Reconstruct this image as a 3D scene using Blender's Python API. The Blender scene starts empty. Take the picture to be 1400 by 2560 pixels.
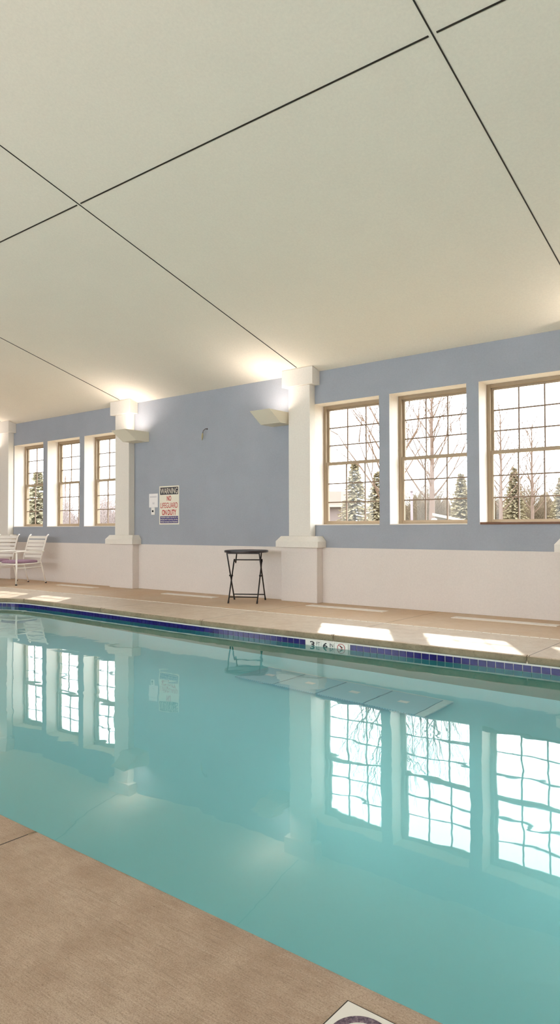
import bpy, math, random
from mathutils import Vector, Matrix
random.seed(7)
S = bpy.context.scene
COL = S.collection
PI = math.pi

# ------------------------------------------------------------------ helpers
def lin(c):
    return tuple(((v/255)/12.92 if v/255 <= .04045 else ((v/255+.055)/1.055)**2.4) for v in c)

class MB:
    """collects geometry for ONE mesh object"""
    def __init__(s): s.v = []; s.f = []; s.m = []; s.sm = []
    def add(s, vs, fs, m=0, smooth=False):
        b = len(s.v); s.v += [tuple(p) for p in vs]
        for f in fs:
            s.f.append(tuple(b+i for i in f)); s.m.append(m); s.sm.append(smooth)
        return s
    def box(s, x0, x1, y0, y1, z0, z1, m=0):
        vs = [(x0,y0,z0),(x1,y0,z0),(x1,y1,z0),(x0,y1,z0),(x0,y0,z1),(x1,y0,z1),(x1,y1,z1),(x0,y1,z1)]
        return s.hexa(vs, m)
    def hexa(s, vs, m=0):
        return s.add(vs, [(3,2,1,0),(4,5,6,7),(0,1,5,4),(1,2,6,5),(2,3,7,6),(3,0,4,7)], m)
    def tube(s, pts, rad, n=8, m=0, cap=True, smooth=True):
        pts = [Vector(p) for p in pts]
        if not isinstance(rad, (list, tuple)): rad = [rad]*len(pts)
        rings = []; prev = None
        for i, p in enumerate(pts):
            d = (pts[min(i+1, len(pts)-1)] - pts[max(i-1, 0)])
            d = d.normalized() if d.length > 1e-9 else Vector((0,0,1))
            if prev is None:
                a = Vector((0,0,1)) if abs(d.z) < .9 else Vector((1,0,0))
                u = d.cross(a).normalized()
            else:
                u = (prev - d*prev.dot(d))
                u = u.normalized() if u.length > 1e-6 else d.orthogonal().normalized()
            prev = u; w = d.cross(u)
            rings.append([p + (u*math.cos(2*PI*k/n) + w*math.sin(2*PI*k/n))*rad[i] for k in range(n)])
        vs = [q for r in rings for q in r]; fs = []
        for i in range(len(pts)-1):
            for k in range(n):
                a = i*n+k; b = i*n+(k+1) % n
                fs.append((a, b, b+n, a+n))
        s.add(vs, fs, m, smooth)
        if cap:
            b = len(s.v)-len(vs)
            s.f.append(tuple(b+k for k in range(n-1, -1, -1))); s.m.append(m); s.sm.append(False)
            s.f.append(tuple(b+(len(pts)-1)*n+k for k in range(n))); s.m.append(m); s.sm.append(False)
        return s
    def bar(s, p, q, w, h, m=0, up=(0,0,1)):
        p, q = Vector(p), Vector(q); d = (q-p).normalized(); up = Vector(up)
        if abs(d.dot(up)) > .95: up = Vector((0,1,0))
        r = d.cross(up).normalized(); u = r.cross(d)
        vs = []
        for c in (p, q):
            for a, b in ((-1,-1),(1,-1),(1,1),(-1,1)): vs.append(c + r*a*w/2 + u*b*h/2)
        return s.add(vs, [(3,2,1,0),(4,5,6,7),(0,1,5,4),(1,2,6,5),(2,3,7,6),(3,0,4,7)], m)
    def lathe(s, prof, n=48, m=0, c=(0,0,0)):
        vs = []; fs = []
        for r, z in prof:
            for k in range(n): vs.append((c[0]+r*math.cos(2*PI*k/n), c[1]+r*math.sin(2*PI*k/n), c[2]+z))
        for i in range(len(prof)-1):
            for k in range(n):
                a = i*n+k; b = i*n+(k+1) % n
                fs.append((a, b, b+n, a+n))
        fs.append(tuple(range(n-1, -1, -1))); fs.append(tuple((len(prof)-1)*n+k for k in range(n)))
        return s.add(vs, fs, m, False)

def build(name, mb, mats, parent=None, loc=(0,0,0), rotz=0, bevel=0, kind=None, label=None):
    me = bpy.data.meshes.new(name)
    me.from_pydata(mb.v, [], mb.f)
    if not isinstance(mats, (list, tuple)): mats = [mats]
    for m in mats: me.materials.append(m)
    me.polygons.foreach_set('material_index', mb.m)
    me.polygons.foreach_set('use_smooth', mb.sm)
    me.update()
    o = bpy.data.objects.new(name, me); COL.objects.link(o)
    o.location = loc; o.rotation_euler = (0, 0, rotz)
    if parent: o.parent = parent
    if bevel:
        b = o.modifiers.new('bevel', 'BEVEL'); b.width = bevel; b.segments = 2; b.limit_method = 'ANGLE'
    if kind: o['kind'] = kind
    if label: o['label'] = label
    return o

def tag(o, label, cat, group=None, kind=None):
    o['label'] = label; o['category'] = cat
    if group: o['group'] = group
    if kind: o['kind'] = kind
    return o

def thing(name, label, cat, loc=(0,0,0), rotz=0, group=None, kind=None):
    o = bpy.data.objects.new(name, None); COL.objects.link(o)
    o.empty_display_size = .1
    o.location = loc; o.rotation_euler = (0, 0, rotz)
    return tag(o, label, cat, group, kind)

def copy_tree(o, parent=None):
    c = o.copy(); COL.objects.link(c)
    if parent: c.parent = parent
    for ch in [x for x in o.children]: copy_tree(ch, c)
    return c

# ------------------------------------------------------------------ materials
class NT:
    def __init__(s, name):
        s.mat = bpy.data.materials.new(name); s.mat.use_nodes = True
        s.t = s.mat.node_tree; s.n = s.t.nodes; s.l = s.t.links
        s.bsdf = s.n['Principled BSDF']; s.out = s.n['Material Output']
    def node(s, typ, **kw):
        n = s.n.new(typ)
        for k, v in kw.items(): setattr(n, k, v)
        return n
    def link(s, a, b): s.l.new(a, b)
    def coord(s, scale=(1,1,1), rot=(0,0,0)):
        tc = s.node('ShaderNodeTexCoord'); mp = s.node('ShaderNodeMapping')
        mp.inputs['Scale'].default_value = scale; mp.inputs['Rotation'].default_value = rot
        s.link(tc.outputs['Object'], mp.inputs['Vector']); return mp.outputs['Vector']
    def noise(s, vec, scale, detail=4, rough=.55, dist=0):
        n = s.node('ShaderNodeTexNoise'); n.inputs['Scale'].default_value = scale
        n.inputs['Detail'].default_value = detail; n.inputs['Roughness'].default_value = rough
        n.inputs['Distortion'].default_value = dist
        s.link(vec, n.inputs['Vector']); return n.outputs['Fac']
    def ramp(s, fac, stops):
        r = s.node('ShaderNodeValToRGB'); e = r.color_ramp.elements
        while len(e) < len(stops): e.new(.5)
        for i, (p, c) in enumerate(stops):
            e[i].position = p; e[i].color = (*c, 1) if len(c) == 3 else c
        s.link(fac, r.inputs['Fac']); return r.outputs['Color']
    def mix(s, fac, a, b, mode='MIX'):
        m = s.node('ShaderNodeMix', data_type='RGBA', blend_type=mode)
        for v, i in ((fac, 0), (a, 6), (b, 7)):
            if hasattr(v, 'links'): s.link(v, m.inputs[i])
            elif i == 0: m.inputs[0].default_value = v
            else: m.inputs[i].default_value = (*v, 1)
        return m.outputs[2]
    def math(s, op, a, b=0, c=None):
        m = s.node('ShaderNodeMath', operation=op)
        for i, v in enumerate((a, b) if c is None else (a, b, c)):
            if hasattr(v, 'links'): s.link(v, m.inputs[i])
            else: m.inputs[i].default_value = v
        return m.outputs[0]
    def bump(s, h, strength=.2, dist=.01):
        b = s.node('ShaderNodeBump'); b.inputs['Strength'].default_value = strength
        b.inputs['Distance'].default_value = dist
        s.link(h, b.inputs['Height']); s.link(b.outputs['Normal'], s.bsdf.inputs['Normal'])
    def color(s, c):
        if hasattr(c, 'links'): s.link(c, s.bsdf.inputs['Base Color'])
        else: s.bsdf.inputs['Base Color'].default_value = (*c, 1)
    def set(s, rough=.5, metal=0, spec=.5):
        s.bsdf.inputs['Roughness'].default_value = rough
        s.bsdf.inputs['Metallic'].default_value = metal
        s.bsdf.inputs['Specular IOR Level'].default_value = spec
        return s.mat

def simple(name, rgb, rough=.5, metal=0, var=.06, scale=12, bump=0, bscale=60, spec=.5):
    t = NT(name); c = lin(rgb); v = t.coord()
    a = tuple(min(1, x*(1-var)) for x in c); b = tuple(min(1, x*(1+var)) for x in c)
    t.color(t.ramp(t.noise(v, scale), [(.3, a), (.7, b)]))
    if bump: t.bump(t.noise(v, bscale, 3), bump, .004)
    return t.set(rough, metal, spec)

def m_plaster(name, rgb, var=.05, stain=None, bump=.25, bs=220):
    t = NT(name); c = lin(rgb); v = t.coord()
    a = tuple(x*(1-var) for x in c); b = tuple(min(1, x*(1+var)) for x in c)
    col = t.ramp(t.noise(v, 1.6, 6, .6), [(.3, a), (.7, b)])
    fine = t.noise(v, 45, 4, .7)
    col = t.mix(.35, col, t.ramp(fine, [(.25, tuple(x*.86 for x in c)), (.75, tuple(min(1, x*1.12) for x in c))]))
    if stain:
        sp = t.ramp(t.noise(v, 9, 8, .75), [(.66, (0,0,0)), (.74, (1,1,1))])
        col = t.mix(t.math('MULTIPLY', sp, .35), col, lin(stain))
    t.color(col); t.bump(t.noise(v, bs, 3, .6), bump, .003)
    return t.set(.75, 0, .25)

M = {}
M['blue'] = m_plaster('blue_plaster', (162,166,174), .08, (176,176,178), .35)
M['cream'] = m_plaster('cream_plaster', (222,213,206), .035, (205,190,168), .12, 120)
M['white'] = m_plaster('white_plaster', (230,223,213), .02, None, .06, 120)
M['reveal'] = m_plaster('reveal_plaster', (238,229,219), .02, None, .05, 120)
M['ceil'] = m_plaster('ceiling_paint', (238,228,211), .022, None, .04, 90)
M['seam'] = simple('dark_seam', (38,30,22), .6)
M['frame'] = simple('tan_window_frame', (156,136,110), .45, 0, .05, 5)
M['muntin'] = simple('bronze_muntin', (120,98,78), .45, 0, .05, 5)
M['sconce'] = simple('sconce_plaster', (228,220,200), .6, 0, .02, 4)
M['black'] = simple('black_metal', (30,24,22), .38, .3, .1, 30)
M['tabletop'] = simple('dark_table_top', (44,36,38), .3, 0, .12, 60, .1, 200)
M['whitemetal'] = simple('white_painted_metal', (240,234,224), .35, 0, .02, 10)
M['mauve'] = simple('mauve_cushion', (160,128,146), .85, 0, .06, 25, .2, 300)
M['rubber'] = simple('dark_rubber', (40,34,32), .7)
M['signwhite'] = simple('sign_cream', (238,230,212), .4, 0, .02)
M['signblack'] = simple('sign_black', (46,42,52), .4)
M['signblue'] = simple('sign_blue', (60,48,120), .4)
M['signred'] = simple('sign_red', (190,40,36), .45)
M['paper'] = simple('white_paper', (240,236,234), .7, 0, .01)
M['papergrey'] = simple('faint_print', (205,202,204), .7, 0, .01)
M['plastic'] = simple('white_plastic', (238,234,228), .4, 0, .01)
M['navy'] = None
M['grout'] = simple('white_grout', (224,220,210), .7, 0, .05, 30)
M['marker'] = simple('white_marker_tile', (226,222,212), .25, 0, .02)
M['ink'] = simple('black_ink', (24,22,24), .4)
M['inkred'] = simple('red_ink', (176,44,40), .4)
M['vent'] = simple('pale_vent_metal', (232,224,214), .45, .1, .04, 20)
M['ventdark'] = simple('vent_shadow', (120,106,90), .7)
M['brown'] = simple('brown_wood_strip', (112,72,42), .5, 0, .15, 20)
M['crack'] = simple('floor_crack', (110,170,168), .8)
M['wire'] = simple('black_cable', (52,46,40), .6)
M['cable'] = simple('grey_cable', (96,88,84), .6)
M['wirenut'] = simple('tan_connector', (176,162,122), .5)

def mat_navy():
    t = NT('navy_tile'); v = t.coord()
    t.color(t.ramp(t.noise(v, 18, 2), [(.3, lin((22,14,80))), (.7, lin((34,24,106)))]))
    t.bump(t.noise(v, 60, 2), .1, .002)
    return t.set(.12, 0, .35)
M['navy'] = mat_navy()

# concrete deck: broom finish along x, control joints, stains
def mat_deck():
    t = NT('broom_concrete'); v = t.coord()
    big = t.noise(v, .9, 6, .62)
    tc0 = t.node('ShaderNodeTexCoord'); sp0 = t.node('ShaderNodeSeparateXYZ'); t.link(tc0.outputs['Object'], sp0.inputs[0])
    side = t.math('GREATER_THAN', sp0.outputs[1], 3.5)  # near side greyer concrete; far side paler, its brighter light put in the colour
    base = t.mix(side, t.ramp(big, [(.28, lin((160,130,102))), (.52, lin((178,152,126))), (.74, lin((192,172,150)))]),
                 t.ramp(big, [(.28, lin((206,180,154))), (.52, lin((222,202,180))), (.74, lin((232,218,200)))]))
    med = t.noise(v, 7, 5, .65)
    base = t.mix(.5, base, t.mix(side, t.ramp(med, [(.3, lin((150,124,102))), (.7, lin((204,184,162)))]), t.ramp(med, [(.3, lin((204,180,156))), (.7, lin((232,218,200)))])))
    patch = t.ramp(t.noise(t.coord((.7, 1.6, 1)), 1.7, 4, .6), [(.40, (0,0,0)), (.62, (1,1,1))])
    line = t.noise(t.coord((2.6, 190, 1)), 1.0, 4, .7)
    fine = t.noise(t.coord((16, 330, 1)), 1.0, 3, .7)
    grain = t.noise(t.coord((1, 1.5, 1)), 210, 5, .85)
    coarse = t.noise(t.coord((1, 1.8, 1)), 70, 6, .8)
    col = t.mix(t.math('MULTIPLY', t.math('MULTIPLY', t.ramp(line, [(.33, (1,1,1)), (.43, (0,0,0))]), patch), .42), base, lin((104,82,64)))
    col = t.mix(t.math('MULTIPLY', t.math('MULTIPLY', t.ramp(line, [(.57, (0,0,0)), (.66, (1,1,1))]), patch), .30), col, lin((214,198,180)))
    col = t.mix(t.math('MULTIPLY', t.ramp(fine, [(.36, (1,1,1)), (.5, (0,0,0))]), .36), col, lin((120,98,78)))
    col = t.mix(t.math('MULTIPLY', t.ramp(grain, [(.38, (1,1,1)), (.5, (0,0,0))]), .7), col, lin((116,94,76)))
    col = t.mix(t.math('MULTIPLY', t.ramp(grain, [(.55, (0,0,0)), (.68, (1,1,1))]), .35), col, lin((222,206,188)))
    col = t.mix(t.math('MULTIPLY', t.ramp(coarse, [(.34, (1,1,1)), (.42, (0,0,0))]), .6), col, lin((104,80,62)))
    pit = t.noise(v, 38, 2, .5)
    col = t.mix(t.ramp(pit, [(.20, (.9,.9,.9)), (.225, (0,0,0))]), col, lin((62,46,36)))
    streak2 = line
    # control joints, and ochre stain plus warm light painted in beyond the drain strip
    tc = t.node('ShaderNodeTexCoord'); sp = t.node('ShaderNodeSeparateXYZ')
    t.link(tc.outputs['Object'], sp.inputs[0]); X, Y = sp.outputs[0], sp.outputs[1]
    stain_glow = t.math('MULTIPLY', t.math('GREATER_THAN', Y, 6.77), t.ramp(t.noise(v, 1.3, 5, .6), [(.3, (.35,.35,.35)), (.65, (.8,.8,.8))]))
    col = t.mix(t.math('MULTIPLY', stain_glow, .75), col, lin((198,158,112)))
    total = None
    far = t.math('GREATER_THAN', Y, 5.0); near = t.math('LESS_THAN', Y, 2.0)
    for xs, msk in ((FAR_JOINTS, far), (NEAR_JOINTS, near)):
        for x in xs:
            k = t.math('MULTIPLY', t.math('LESS_THAN', t.math('ABSOLUTE', t.math('SUBTRACT', X, x)), .0035), msk)
            total = k if total is None else t.math('MAXIMUM', total, k)
    col = t.mix(total, col, lin((70,56,44)))
    t.color(col)
    h = t.math('ADD', t.math('MULTIPLY', streak2, .6), t.math('ADD', t.math('MULTIPLY', grain, .5), t.math('MULTIPLY', total, -1.5)))
    t.bump(h, .35, .004)
    return t.set(.55, 0, .35)
FAR_JOINTS = (-11.4, -9.6, -7.62, -5.77, -3.94, -2.01, -.1)
NEAR_JOINTS = (-6.0, -2.2)
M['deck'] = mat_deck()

def mat_coping():
    t = NT('weathered_coping'); v = t.coord()
    col = t.ramp(t.noise(v, 4, 7, .7), [(.3, lin((126,112,90))), (.55, lin((152,136,110))), (.75, lin((174,156,132)))])
    col = t.mix(t.math('MULTIPLY', t.ramp(t.noise(v, 40, 5, .8), [(.35, (1,1,1)), (.5, (0,0,0))]), .5), col, lin((104,90,66)))
    t.color(col); t.bump(t.noise(v, 90, 4, .7), .5, .004)
    return t.set(.7, 0, .3)
M['coping'] = mat_coping()

def mat_pool():
    t = NT('pool_plaster'); v = t.coord()
    col = t.ramp(t.noise(v, .5, 4, .5), [(.3, lin((164,236,244))), (.7, lin((174,241,247)))])
    t.color(col); t.bump(t.noise(v, 40, 3), .1, .003)
    return t.set(.8, 0, .2)
M['pool'] = mat_pool()
M['poolwall'] = simple('shaded_teal_pool_wall', (32,142,130), .8, 0, .05, 2)  # darker than the floor: shade under the coping and water tint put into the colour

def mat_water():
    t = NT('pool_water')
    v = t.coord((1, 1, 1))
    h1 = t.noise(v, 1.7, 2, .45, .6); h2 = t.noise(v, 6.5, 2, .5, .3)
    t.bsdf.inputs['Base Color'].default_value = (.86, 1, 1, 1)
    t.bsdf.inputs['Transmission Weight'].default_value = 1
    t.bsdf.inputs['IOR'].default_value = 1.33
    t.bump(t.math('ADD', t.math('MULTIPLY', h1, 1.0), t.math('MULTIPLY', h2, .06)), .032, .06)
    return t.set(.015, 0, .5)
M['water'] = mat_water()

def mat_glass():
    t = NT('window_glass')
    tr = t.node('ShaderNodeBsdfTransparent'); gl = t.node('ShaderNodeBsdfGlossy'); mx = t.node('ShaderNodeMixShader')
    gl.inputs['Roughness'].default_value = .02; mx.inputs[0].default_value = .012
    tr.inputs['Color'].default_value = (.97, .98, .97, 1)
    t.link(tr.outputs[0], mx.inputs[1]); t.link(gl.outputs[0], mx.inputs[2]); t.link(mx.outputs[0], t.out.inputs['Surface'])
    return t.mat
M['glass'] = mat_glass()

def mat_emit(name, c, st):
    t = NT(name); t.bsdf.inputs['Emission Color'].default_value = (*c, 1)
    t.bsdf.inputs['Emission Strength'].default_value = st; t.color(c); return t.mat
M['bulb'] = mat_emit('lit_lamp', (1.0, .86, .68), 6)

def mat_perf():
    t = NT('perforated_panel'); tc = t.node('ShaderNodeTexCoord')
    vo = t.node('ShaderNodeTexVoronoi'); vo.inputs['Scale'].default_value = 42; vo.inputs['Randomness'].default_value = 0
    t.link(tc.outputs['Object'], vo.inputs['Vector'])
    t.color(t.ramp(vo.outputs['Distance'], [(.28, lin((120,184,200))), (.36, lin((176,226,238)))]))
    return t.set(.5)
M['perf'] = mat_perf()
M['panelrim'] = simple('pale_panel_rim', (220,246,248), .5)
M['panelwhite'] = simple('white_grip', (250,252,252), .5)
M['bark'] = simple('tree_bark', (98,80,70), .9, 0, .15, 6)
M['twig'] = simple('bare_twig', (94,74,60), .9, 0, .15, 3)
M['needle'] = simple('conifer_needles', (128,116,90), .9, 0, .25, 3)
M['needle2'] = simple('conifer_needles_pale', (132,124,100), .9, 0, .2, 3)  # lightened for the sky glare around the left windows
M['brush'] = simple('dry_brush', (104,88,68), .95, 0, .2, .7)
M['haze'] = simple('pale_far_thicket', (134,120,116), .95, 0, .12, .6)  # paler than the other brush: sky flare put into the colour
M['grass'] = simple('winter_grass', (120,106,80), .95, 0, .15, .4)
M['roofpeach'] = simple('pale_roof_shingle', (86,72,61), .8, 0, .05, 3)
M['housewall'] = simple('mauve_house_siding', (112,98,94), .8, 0, .04, 2)
M['shedwall'] = simple('grey_shed_boards', (98,88,78), .8, 0, .08, 3)
M['shedroof'] = simple('white_shed_roof', (128,122,114), .6, 0, .02, 2)
M['teal'] = simple('teal_plastic', (58,98,90), .6)
M['postgrey'] = simple('grey_post', (112,100,102), .7)

# ------------------------------------------------------------------ dimensions
YW = 8.13                 # inner face of the window wall
ZC = 3.283                # ceiling height at that wall
SL = math.tan(math.radians(15.59))
YR = .4                   # ridge
YF = -4.0                 # wall behind
XL, XR = -17.84, 5.80
def zc(y): return ZC + SL*(YW-y) if y >= YR else ZC + SL*(YW-YR) - SL*(YR-y)
BAY = 3.94
PX = [-13.92, -9.98, -6.03, -2.09]
WATER = -.128

# ------------------------------------------------------------------ shell
def grid_wall(name, ya, yb, xs, zs, holes, mats, sgn):
    """wall in the xz plane; front face at ya (room side), back at yb; holes = set of (i,j) cells"""
    mb = MB()
    def ztop(y, z): return min(z, zc(y)) if sgn > 0 else min(z, zc(y))
    def P(x, y, z): return (x, y, ztop(y, z))
    nx, nz = len(xs)-1, len(zs)-1
    solid = lambda i, j: 0 <= i < nx and 0 <= j < nz and (i, j) not in holes
    for i in range(nx):
        for j in range(nz):
            if not solid(i, j): continue
            x0, x1, z0, z1 = xs[i], xs[i+1], zs[j], zs[j+1]
            mb.add([P(x0,ya,z0),P(x1,ya,z0),P(x1,ya,z1),P(x0,ya,z1)], [(0,1,2,3)], 0)
            mb.add([P(x0,yb,z0),P(x1,yb,z0),P(x1,yb,z1),P(x0,yb,z1)], [(3,2,1,0)], 1)
            if not solid(i-1, j): mb.add([P(x0,ya,z0),P(x0,yb,z0),P(x0,yb,z1),P(x0,ya,z1)], [(0,1,2,3)], 1)
            if not solid(i+1, j): mb.add([P(x1,ya,z0),P(x1,yb,z0),P(x1,yb,z1),P(x1,ya,z1)], [(3,2,1,0)], 1)
            if not solid(i, j-1): mb.add([P(x0,ya,z0),P(x1,ya,z0),P(x1,yb,z0),P(x0,yb,z0)], [(0,1,2,3)], 1)
            if not solid(i, j+1): mb.add([P(x0,ya,z1),P(x1,ya,z1),P(x1,yb,z1),P(x0,yb,z1)], [(3,2,1,0)], 1)
    return build(name, mb, mats, kind='structure')

WZ0, WZ1 = 1.09, 2.82
WIN = [(-13.715,-12.64), (-12.49,-11.415), (-11.265,-10.19), (-5.865,-4.79), (-4.633,-3.558), (-3.40,-2.325)]
EXTRA = [(2.02,3.09), (3.25,4.32), (4.48,5.55)]
xs = sorted([XL-.3] + [x for w in WIN+EXTRA for x in w] + [XR+.3]); zs = [0, WZ0, WZ1, 4]
holes = set((i, 1) for i in range(len(xs)-1) for w in WIN+EXTRA if abs(xs[i]-w[0]) < 1e-6)
o = grid_wall('wall_back', YW, YW+.34, xs, zs, holes, [M['blue'], M['reveal']], 1)
tag(o, 'long blue plaster wall with two groups of three windows and a blank panel', 'wall', kind='structure')

WB = [(-15.5,-12.5), (-11,-8), (-6.5,-3.5), (-2,1), (2.2,5.2)]  # unseen openings, added to fill the hall and ceiling with sky light
xs2 = sorted([XL-.3] + [x for w in WB for x in w] + [XR+.3])
h2 = set((i, 1) for i in range(len(xs2)-1) for w in WB if abs(xs2[i]-w[0]) < 1e-6)
o = grid_wall('wall_front', YF, YF-.3, xs2, [0, .9, 3.1, 6], h2, [M['cream'], M['reveal']], -1)
tag(o, 'cream wall on the near side of the pool hall, with wide openings added for light', 'wall', kind='structure')
for nm, xa, xb in (('wall_left', XL-.3, XL), ('wall_right', XR, XR+.3)):
    mb = MB()
    pr = [(YF,0),(YW,0),(YW,zc(YW)),(YR,zc(YR)),(YF,zc(YF))]
    n = len(pr)
    mb.add([(xa,y,z) for y,z in pr]+[(xb,y,z) for y,z in pr],
           [tuple(range(n-1,-1,-1)), tuple(range(n,2*n))] + [(k,(k+1)%n,(k+1)%n+n,k+n) for k in range(n)])
    tag(build(nm, mb, M['blue'], kind='structure'), 'blue gable end wall on the %s of the pool hall' % nm[5:], 'wall', kind='structure')
# ceiling: two slopes
mb = MB(); E_ = .3
ys = [YW+.34, YR, YF-.3]; t_ = .12
def top(y): return ZC + SL*(YW-y) if y >= YR else zc(y)
vs = []
for x in (XL-.3, XR+.3):
    for y in ys: vs.append((x, y, top(y)))
    for y in ys: vs.append((x, y, top(y)+t_))
mb.add(vs, [(0,1,7,6),(1,2,8,7),(3,9,10,4),(4,10,11,5),(0,6,9,3),(2,5,11,8),(0,3,4,1),(1,4,5,2),(6,7,10,9),(7,8,11,10)])
o = build('ceiling', mb, M['ceil'], kind='structure')
tag(o, 'sloping pale beige ceiling of large panels with dark seams', 'ceiling', kind='structure')

# seams on the near slope of the ceiling (dark channels, broken where they cross)
def seam(name, pts, w, label):
    mb = MB()
    for (p, q) in pts: mb.bar(p, q, w, .006, 0, (0, math.sin(math.atan(SL)), math.cos(math.atan(SL))))
    o = build(name, mb, M['seam'], kind='structure'); tag(o, label, 'ceiling seam', kind='structure')
def cp(x, y): return (x, y, top(y)-.002)
YX = 4.265
k_ = 1
for x, nm in ((-13.92,'far left'), (-9.97,'left'), (-6.018,'middle'), (-2.083,'right'), (1.85,'far right')):
    seam('trim_%d' % k_, [(cp(x, YR+.02), cp(x, 7.93))], .010, 'dark straight ceiling seam running down to the wall, %s of the parallel ones' % nm); k_ += 1
ends = [XL+.01, -13.92, -9.97, -6.018, -2.083, 1.85, XR-.01]
seam('trim_%d' % k_, [(cp(a+.03, YX), cp(b-.03, YX)) for a, b in zip(ends[:-1], ends[1:])], .012, 'dark lengthwise ceiling seam crossing the others parallel to the window wall'); k_ += 1

# wainscot along the lower wall, in the stretches between the pilaster plinths
mb = MB()
ed = [XL] + [v for p in PX for v in (p-.32, p+.32)] + [1.53, 2.17, XR]
for a, b in zip(ed[::2], ed[1::2]): mb.box(a, b, YW-.014, YW, 0, .775)
o = build('trim_%d' % k_, mb, M['cream'], kind='structure', bevel=.004); k_ += 1
tag(o, 'cream plaster wainscot along the bottom of the blue wall', 'wainscot', kind='structure')

# ------------------------------------------------------------------ pilasters
def pilaster(x, label):
    t = thing('pilaster', label, 'pilaster', (x, YW-.0015, 0), 0, 'white pilasters on the window wall')
    build('plinth', MB().box(-.32,.32,-.15,0,0,.775), M['cream'], t, bevel=.008)
    mb = MB(); mb.box(-.375,.375,-.205,0,.775,.862)
    w0, w1 = .375, .19
    mb.hexa([(-w0,-.205,.862),(w0,-.205,.862),(w0,0,.862),(-w0,0,.862),(-w0+.055,-.15,.935),(w0-.055,-.15,.935),(w0-.055,0,.935),(-w0+.055,0,.935)])
    build('base_moulding', mb, M['white'], t, bevel=.003)
    build('shaft', MB().box(-.19,.19,-.13,0,.935,3.085), M['white'], t, bevel=.006)
    mb = MB(); zf, zb = zc(YW-.1815)-.003, zc(YW-.0015)-.003
    mb.hexa([(-.275,-.18,3.085),(.275,-.18,3.085),(.275,0,3.085),(-.275,0,3.085),(-.275,-.18,zf),(.275,-.18,zf),(.275,0,zb),(-.275,0,zb)])
    build('capital', mb, M['white'], t, bevel=.005)
pilaster(PX[0], 'white square pilaster at the left edge, behind the patio chairs')
pilaster(PX[1], 'white square pilaster between the left windows and the warning sign')
pilaster(PX[2], 'tall white square pilaster behind the black table, left of the big windows')
pilaster(PX[3], 'white pilaster cut by the right edge, only its stepped base showing')

# ------------------------------------------------------------------ windows
def window(n, x0, x1, label, strip=False):
    w = x1-x0; h = WZ1-WZ0
    t = thing('window_%d' % n, label, 'window', (x0, 0, WZ0), 0, None, 'structure')
    y0, y1 = 8.372, 8.462
    mb = MB(); f = .045
    for (a,b,c,d) in ((0,f,0,h),(w-f,w,0,h),(f,w-f,h-f,h),(f,w-f,0,.028)): mb.box(a,b,y0,y1,c,d)
    build('window_frame', mb, M['frame'], t, bevel=.004)
    hm = h*.513
    def sash(name, ya, yb, za, zb, r0, r1):
        s = MB(); g = .030
        for (a,b,c,d) in ((f,f+g,za,zb),(w-f-g,w-f,za,zb),(f+g,w-f-g,za,za+r0),(f+g,w-f-g,zb-r1,zb)): s.box(a,b,ya,yb,c,d)
        so = build(name, s, M['frame'], t)
        mu = MB(); gx0, gx1, gz0, gz1 = f+g, w-f-g, za+r0, zb-r1; ym = (ya+yb)/2
        for k in (1,2):
            xm = gx0+(gx1-gx0)*k/3; mu.box(xm-.008, xm+.008, ym-.010, ym+.010, gz0, gz1)
            zm = gz0+(gz1-gz0)*k/3
            for q in range(3):
                a = gx0+(gx1-gx0)*q/3+(.008 if q else 0); b = gx0+(gx1-gx0)*(q+1)/3-(.008 if q < 2 else 0)
                mu.box(a, b, ym-.010, ym+.010, zm-.008, zm+.008)
        build('muntins', mu, M['muntin'], so)
        build('glass', MB().box(gx0, gx1, ym-.002, ym+.002, gz0, gz1), M['glass'], so)
    sash('upper_sash', 8.415, 8.445, hm-.02, h-f, .03, .022)
    sash('lower_sash', 8.380, 8.410, .028, hm+.022, .032, .042)
    build('sill', MB().box(0, w, YW-.006, y0, -.0, .012), M['reveal'], t)
    if strip:
        build('sill_strip', MB().box(.01, w+.0, YW-.022, YW-.007, -.002, .026), M['brown'], t, bevel=.003, label='dark brown wooden strip along the sill edge')
window(1, *WIN[0], 'tan double-hung grid window farthest left, above the patio chairs')
window(2, *WIN[1], 'tan double-hung grid window in the middle of the left group')
window(3, *WIN[2], 'tan double-hung grid window right of the left group, partly behind a pilaster')
window(4, *WIN[3], 'tan double-hung grid window beside the tall middle pilaster')
window(5, *WIN[4], 'tan double-hung grid window in the middle of the right group')
window(6, *WIN[5], 'tan double-hung grid window with a brown sill strip, cut by the right edge', True)

# ------------------------------------------------------------------ pool outline
def catmull(P, n=10):
    out = []
    for i in range(len(P)-1):
        p0, p1, p2, p3 = P[max(i-1,0)], P[i], P[i+1], P[min(i+2,len(P)-1)]
        for k in range(n):
            u = k/n
            out.append(tuple(.5*((2*p1[c]) + (-p0[c]+p2[c])*u + (2*p0[c]-5*p1[c]+4*p2[c]-p3[c])*u*u + (-p0[c]+3*p1[c]-3*p2[c]+p3[c])*u**3) for c in (0,1)))
    out.append(P[-1]); return out
FARP = [(4.6,5.78),(3.0,5.78),(1.0,5.78),(-.5,5.78),(-1.76,5.778),(-3.26,5.752),(-4.68,5.735),(-5.77,5.745),(-7.0,5.79),(-7.7,5.818),(-8.35,5.842),(-8.9,5.862),(-9.3,5.866),(-9.6,5.852),(-9.83,5.80),(-10.02,5.71),(-10.3,5.52),(-10.6,5.22),(-10.9,4.7),(-11.05,4.1),(-11.08,3.5),(-11.0,2.8),(-10.7,2.2),(-10.2,1.72),(-9.5,1.46),(-8.6,1.408),(-7.4,1.408),(-5,1.408),(-2.5,1.408),(0,1.408),(3,1.408),(4.6,1.408)]
OUT = catmull(FARP, 10)
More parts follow.
